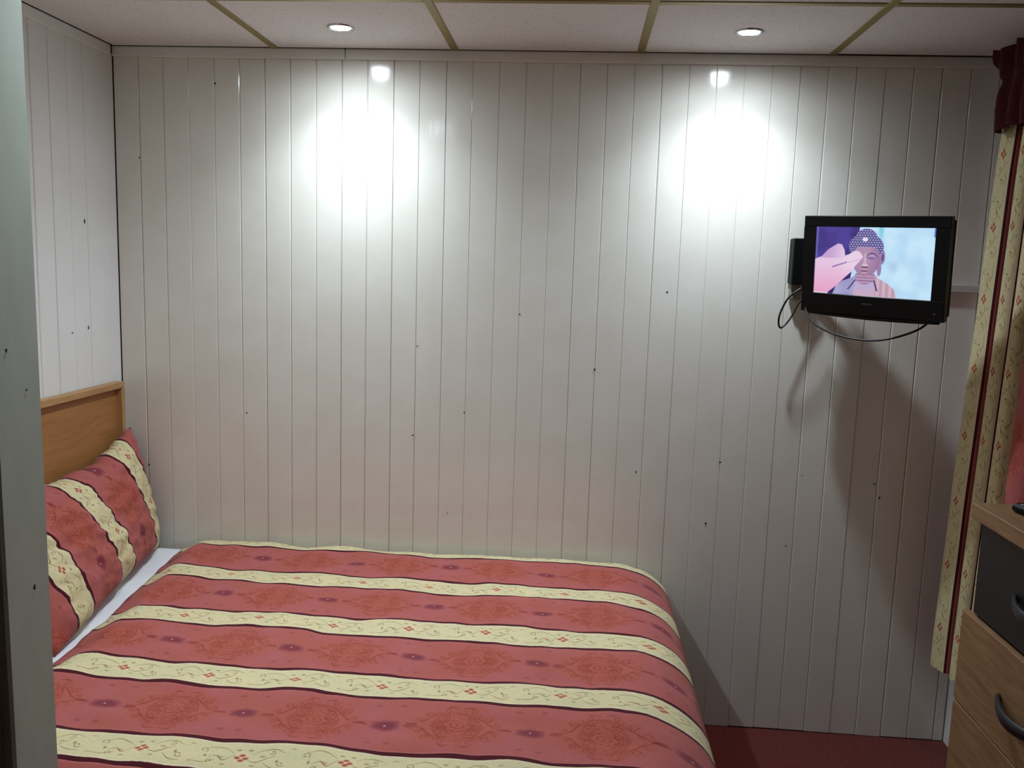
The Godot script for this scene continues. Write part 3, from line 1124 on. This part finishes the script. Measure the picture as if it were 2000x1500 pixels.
# ---------------------------------------------------------------- the chest of drawers
func crescent(l: float, deep: float, tall: float) -> ArrayMesh:
	# a bowed pull along z standing out towards -x, thick in the middle and pointed at its ends
	var st := begin(true)
	var n := 18
	var seg := 10
	var rings := []
	for i in n + 1:
		var t := -1.0 + 2.0 * i / n
		var w := sqrt(maxf(0.0, 1.0 - t * t))
		var c := Vector3(-deep * (1.0 - t * t), -0.012 * (1.0 - t * t), t * l / 2)
		var ring := []
		for k in seg:
			var a := TAU * k / seg
			ring.append(c + Vector3(0.006 * cos(a), (tall / 2) * (0.3 + 0.7 * w) * sin(a), 0))
		rings.append(ring)
	for i in n:
		for k in seg:
			var m: Vector3 = (rings[i][0] + rings[i][seg / 2]) / 2
			var o: Vector3 = (rings[i][k] + rings[i][(k + 1) % seg]) / 2 - m
			tri(st, rings[i][k], rings[i][(k + 1) % seg], rings[i + 1][(k + 1) % seg], o)
			tri(st, rings[i][k], rings[i + 1][(k + 1) % seg], rings[i + 1][k], o)
	for i in [0, n]:
		for k in range(1, seg - 1):
			tri(st, rings[i][0], rings[i][k], rings[i][k + 1], Vector3(0, 0, -1 if i == 0 else 1))
	return finish(st)


func build_chest() -> void:
	var x0 := 2.55
	var z0 := 0.855
	var z1 := 1.465
	var zc := (z0 + z1) / 2
	var chest := thing("chest_of_drawers", "oak effect chest of drawers with one black drawer, at the right edge", "chest of drawers")
	box_part("top", Vector3(2.725, 1.0555, zc), Vector3(0.35, 0.037, z1 - z0), 0.002, M.chest, chest)
	for z in [z0 + 0.0165, z1 - 0.0165]:
		box_part("side_panel", Vector3(2.738, 0.52, z), Vector3(0.324, 1.03, 0.025), 0.001, M.chest, chest)
	box_part("back_panel", Vector3(2.892, 0.54, zc), Vector3(0.012, 0.98, z1 - z0 - 0.06), 0.0, M.chest, chest)
	box_part("plinth", Vector3(2.59, 0.065, zc), Vector3(0.02, 0.12, z1 - z0 - 0.06), 0.001, M.chest, chest)
	var grip := crescent(0.2, 0.03, 0.03)
	var tops := [1.033, 0.811, 0.583, 0.355]
	for k in 4:
		var h := 0.216 if k == 0 else 0.224
		var fr: MeshInstance3D
		if k == 0:
			fr = box_part("drawer", Vector3(x0 + 0.022, tops[k] - h / 2, zc), Vector3(0.018, h, z1 - z0 - 0.062), 0.0015, M.black_front, chest)
			fr.set_meta("label", "matt black top drawer")
		else:
			fr = box_part("drawer", Vector3(x0 + 0.011, tops[k] - h / 2, zc), Vector3(0.018, h, z1 - z0 - 0.004), 0.0015, M.chest, chest)
		put("handle", grip, M.handle, fr, Vector3(-0.009, -0.001, 0))
	var rc := thing("remote_control", "black remote control lying on the chest of drawers", "remote control", Vector3(2.645, 1.0745, 0.995))
	rc.rotation.y = 0.25
	var st := begin(true)
	st.set_smooth_group(-1)
	add_box(st, Vector3(0, 0.011, 0), Vector3(0.048, 0.02, 0.16), 0.006)
	part("case", st, M.tv_black, rc)
	for i in 3:
		for k in 5:
			box_part("button", Vector3(-0.013 + 0.013 * i, 0.0215, -0.055 + 0.02 * k), Vector3(0.008, 0.003, 0.009), 0.001, M.grey_plastic, rc)


# ---------------------------------------------------------------- the television
func build_television() -> void:
	var tv := thing("television", "small black flat television switched on, angled out from the boarded wall", "television", Vector3(2.464, 1.640, 0.270))
	tv.basis = Basis(Vector3.UP, deg_to_rad(-43.8)) * Basis(Vector3.RIGHT, deg_to_rad(5.84)) * Basis(Vector3.BACK, deg_to_rad(-1.58))
	var sw := 0.36
	var sh := 0.2025
	# front frame: four bevelled bars round the screen
	var l := -0.2195
	var r := 0.2195
	var t := 0.134
	var b := -0.161
	var hw := sw / 2
	var hh := sh / 2
	var fz := 0.004
	var fr := begin()
	for q in [[l, r, hh, t], [l, r, b, -hh], [l, -hw, -hh, hh], [hw, r, -hh, hh]]:
		add_box(fr, Vector3((q[0] + q[1]) / 2, (q[2] + q[3]) / 2, fz - 0.009), Vector3(q[1] - q[0], q[3] - q[2], 0.022), 0.0015 if q[1] - q[0] > 0.2 else 0.0)
	part("front_frame", fr, M.tv_black, tv)
	box_part("casing", Vector3((l + r) / 2, (t + b) / 2, -0.034), Vector3(r - l - 0.006, t - b - 0.006, 0.032), 0.012, M.tv_matt, tv)
	box_part("rear_cover", Vector3(0, -0.01, -0.056), Vector3(0.26, 0.2, 0.016), 0.008, M.tv_matt, tv)
	var lip := begin(true)
	var pts := []
	for i in 13:
		var u := -1.0 + i / 6.0
		pts.append(Vector3(u * 0.205, b - 0.001 - 0.006 * (1.0 - u * u), -0.004))
	add_tube(lip, spline(pts, 2), 0.0065, 8)
	part("speaker_lip", lip, M.tv_black, tv)
	var s := begin()
	var z := 0.0015
	tri(s, Vector3(-hw, hh, z), Vector3(hw, hh, z), Vector3(hw, -hh, z), Vector3.BACK, Vector2(0, 0), Vector2(1, 0), Vector2(1, 1))
	tri(s, Vector3(-hw, hh, z), Vector3(hw, -hh, z), Vector3(-hw, -hh, z), Vector3.BACK, Vector2(0, 0), Vector2(1, 1), Vector2(0, 1))
	var scr := part("screen", s, M.screen, tv)
	scr.set_meta("label", "lit screen showing a statue's head and a hand")
	box_part("badge", Vector3(0.0, -0.124, 0.0152), Vector3(0.03, 0.005, 0.001), 0.0, M.handle, tv)
	box_part("power_light", Vector3(0.197, -0.137, 0.0152), Vector3(0.003, 0.003, 0.001), 0.0, M.grey_plastic, tv)
	var gl := AreaLight3D.new()
	gl.name = "screen_light"
	gl.position = Vector3(0, 0, 0.012)
	gl.rotation.y = PI
	gl.area_size = Vector2(sw, sh)
	gl.light_color = Color(0.72, 0.78, 1.0)
	gl.light_energy = 0.012
	gl.shadow_enabled = true
	tv.add_child(gl)
	gl.rotation = Vector3.ZERO
	gl.rotate_object_local(Vector3.UP, PI)
	# bracket on the wall
	var br := thing("wall_bracket", "black swing arm wall bracket behind the television", "bracket", Vector3(2.308, 1.64, 0.0))
	box_part("wall_plate", Vector3(0, 0, 0.029), Vector3(0.042, 0.146, 0.056), 0.003, M.tv_matt, br)
	box_part("foot", Vector3(0.002, -0.098, 0.015), Vector3(0.034, 0.05, 0.028), 0.003, M.grey_plastic, br)
	var arm := begin(true)
	add_tube(arm, PackedVector3Array([Vector3(0.015, 0, 0.05), Vector3(0.11, 0, 0.1), Vector3(0.19, 0, 0.2)]), 0.011, 10)
	part("arm", arm, M.tv_matt, br)
	# cables
	var c1 := begin(true)
	add_tube(c1, spline([Vector3(2.345, 1.567, 0.075), Vector3(2.31, 1.552, 0.085), Vector3(2.272, 1.518, 0.085), Vector3(2.252, 1.46, 0.075), Vector3(2.262, 1.424, 0.06), Vector3(2.292, 1.452, 0.05), Vector3(2.322, 1.51, 0.045), Vector3(2.36, 1.55, 0.04)], 8), 0.0032, 8)
	tag(part("aerial_cable", c1, M.cable, self), "black cable looping out to the left of the television", "cable")
	var c2 := begin(true)
	add_tube(c2, spline([Vector3(2.33, 1.535, 0.10), Vector3(2.322, 1.49, 0.12), Vector3(2.345, 1.444, 0.16), Vector3(2.41, 1.414, 0.21), Vector3(2.492, 1.408, 0.27), Vector3(2.572, 1.434, 0.31), Vector3(2.622, 1.472, 0.325), Vector3(2.63, 1.52, 0.32)], 8), 0.0034, 8)
	tag(part("power_cable", c2, M.cable, self), "black cable hanging in a curve below the television", "cable")
	var tk := thing("cable_trunking", "white cable trunking running along the wall from television to curtain", "trunking", Vector3(2.66, 1.568, 0.0))
	box_part("channel", Vector3(0, 0, 0.008), Vector3(0.5, 0.026, 0.014), 0.001, M.trunking, tk)
	box_part("lid", Vector3(0, 0, 0.0165), Vector3(0.5, 0.022, 0.003), 0.001, M.trunking, tk)
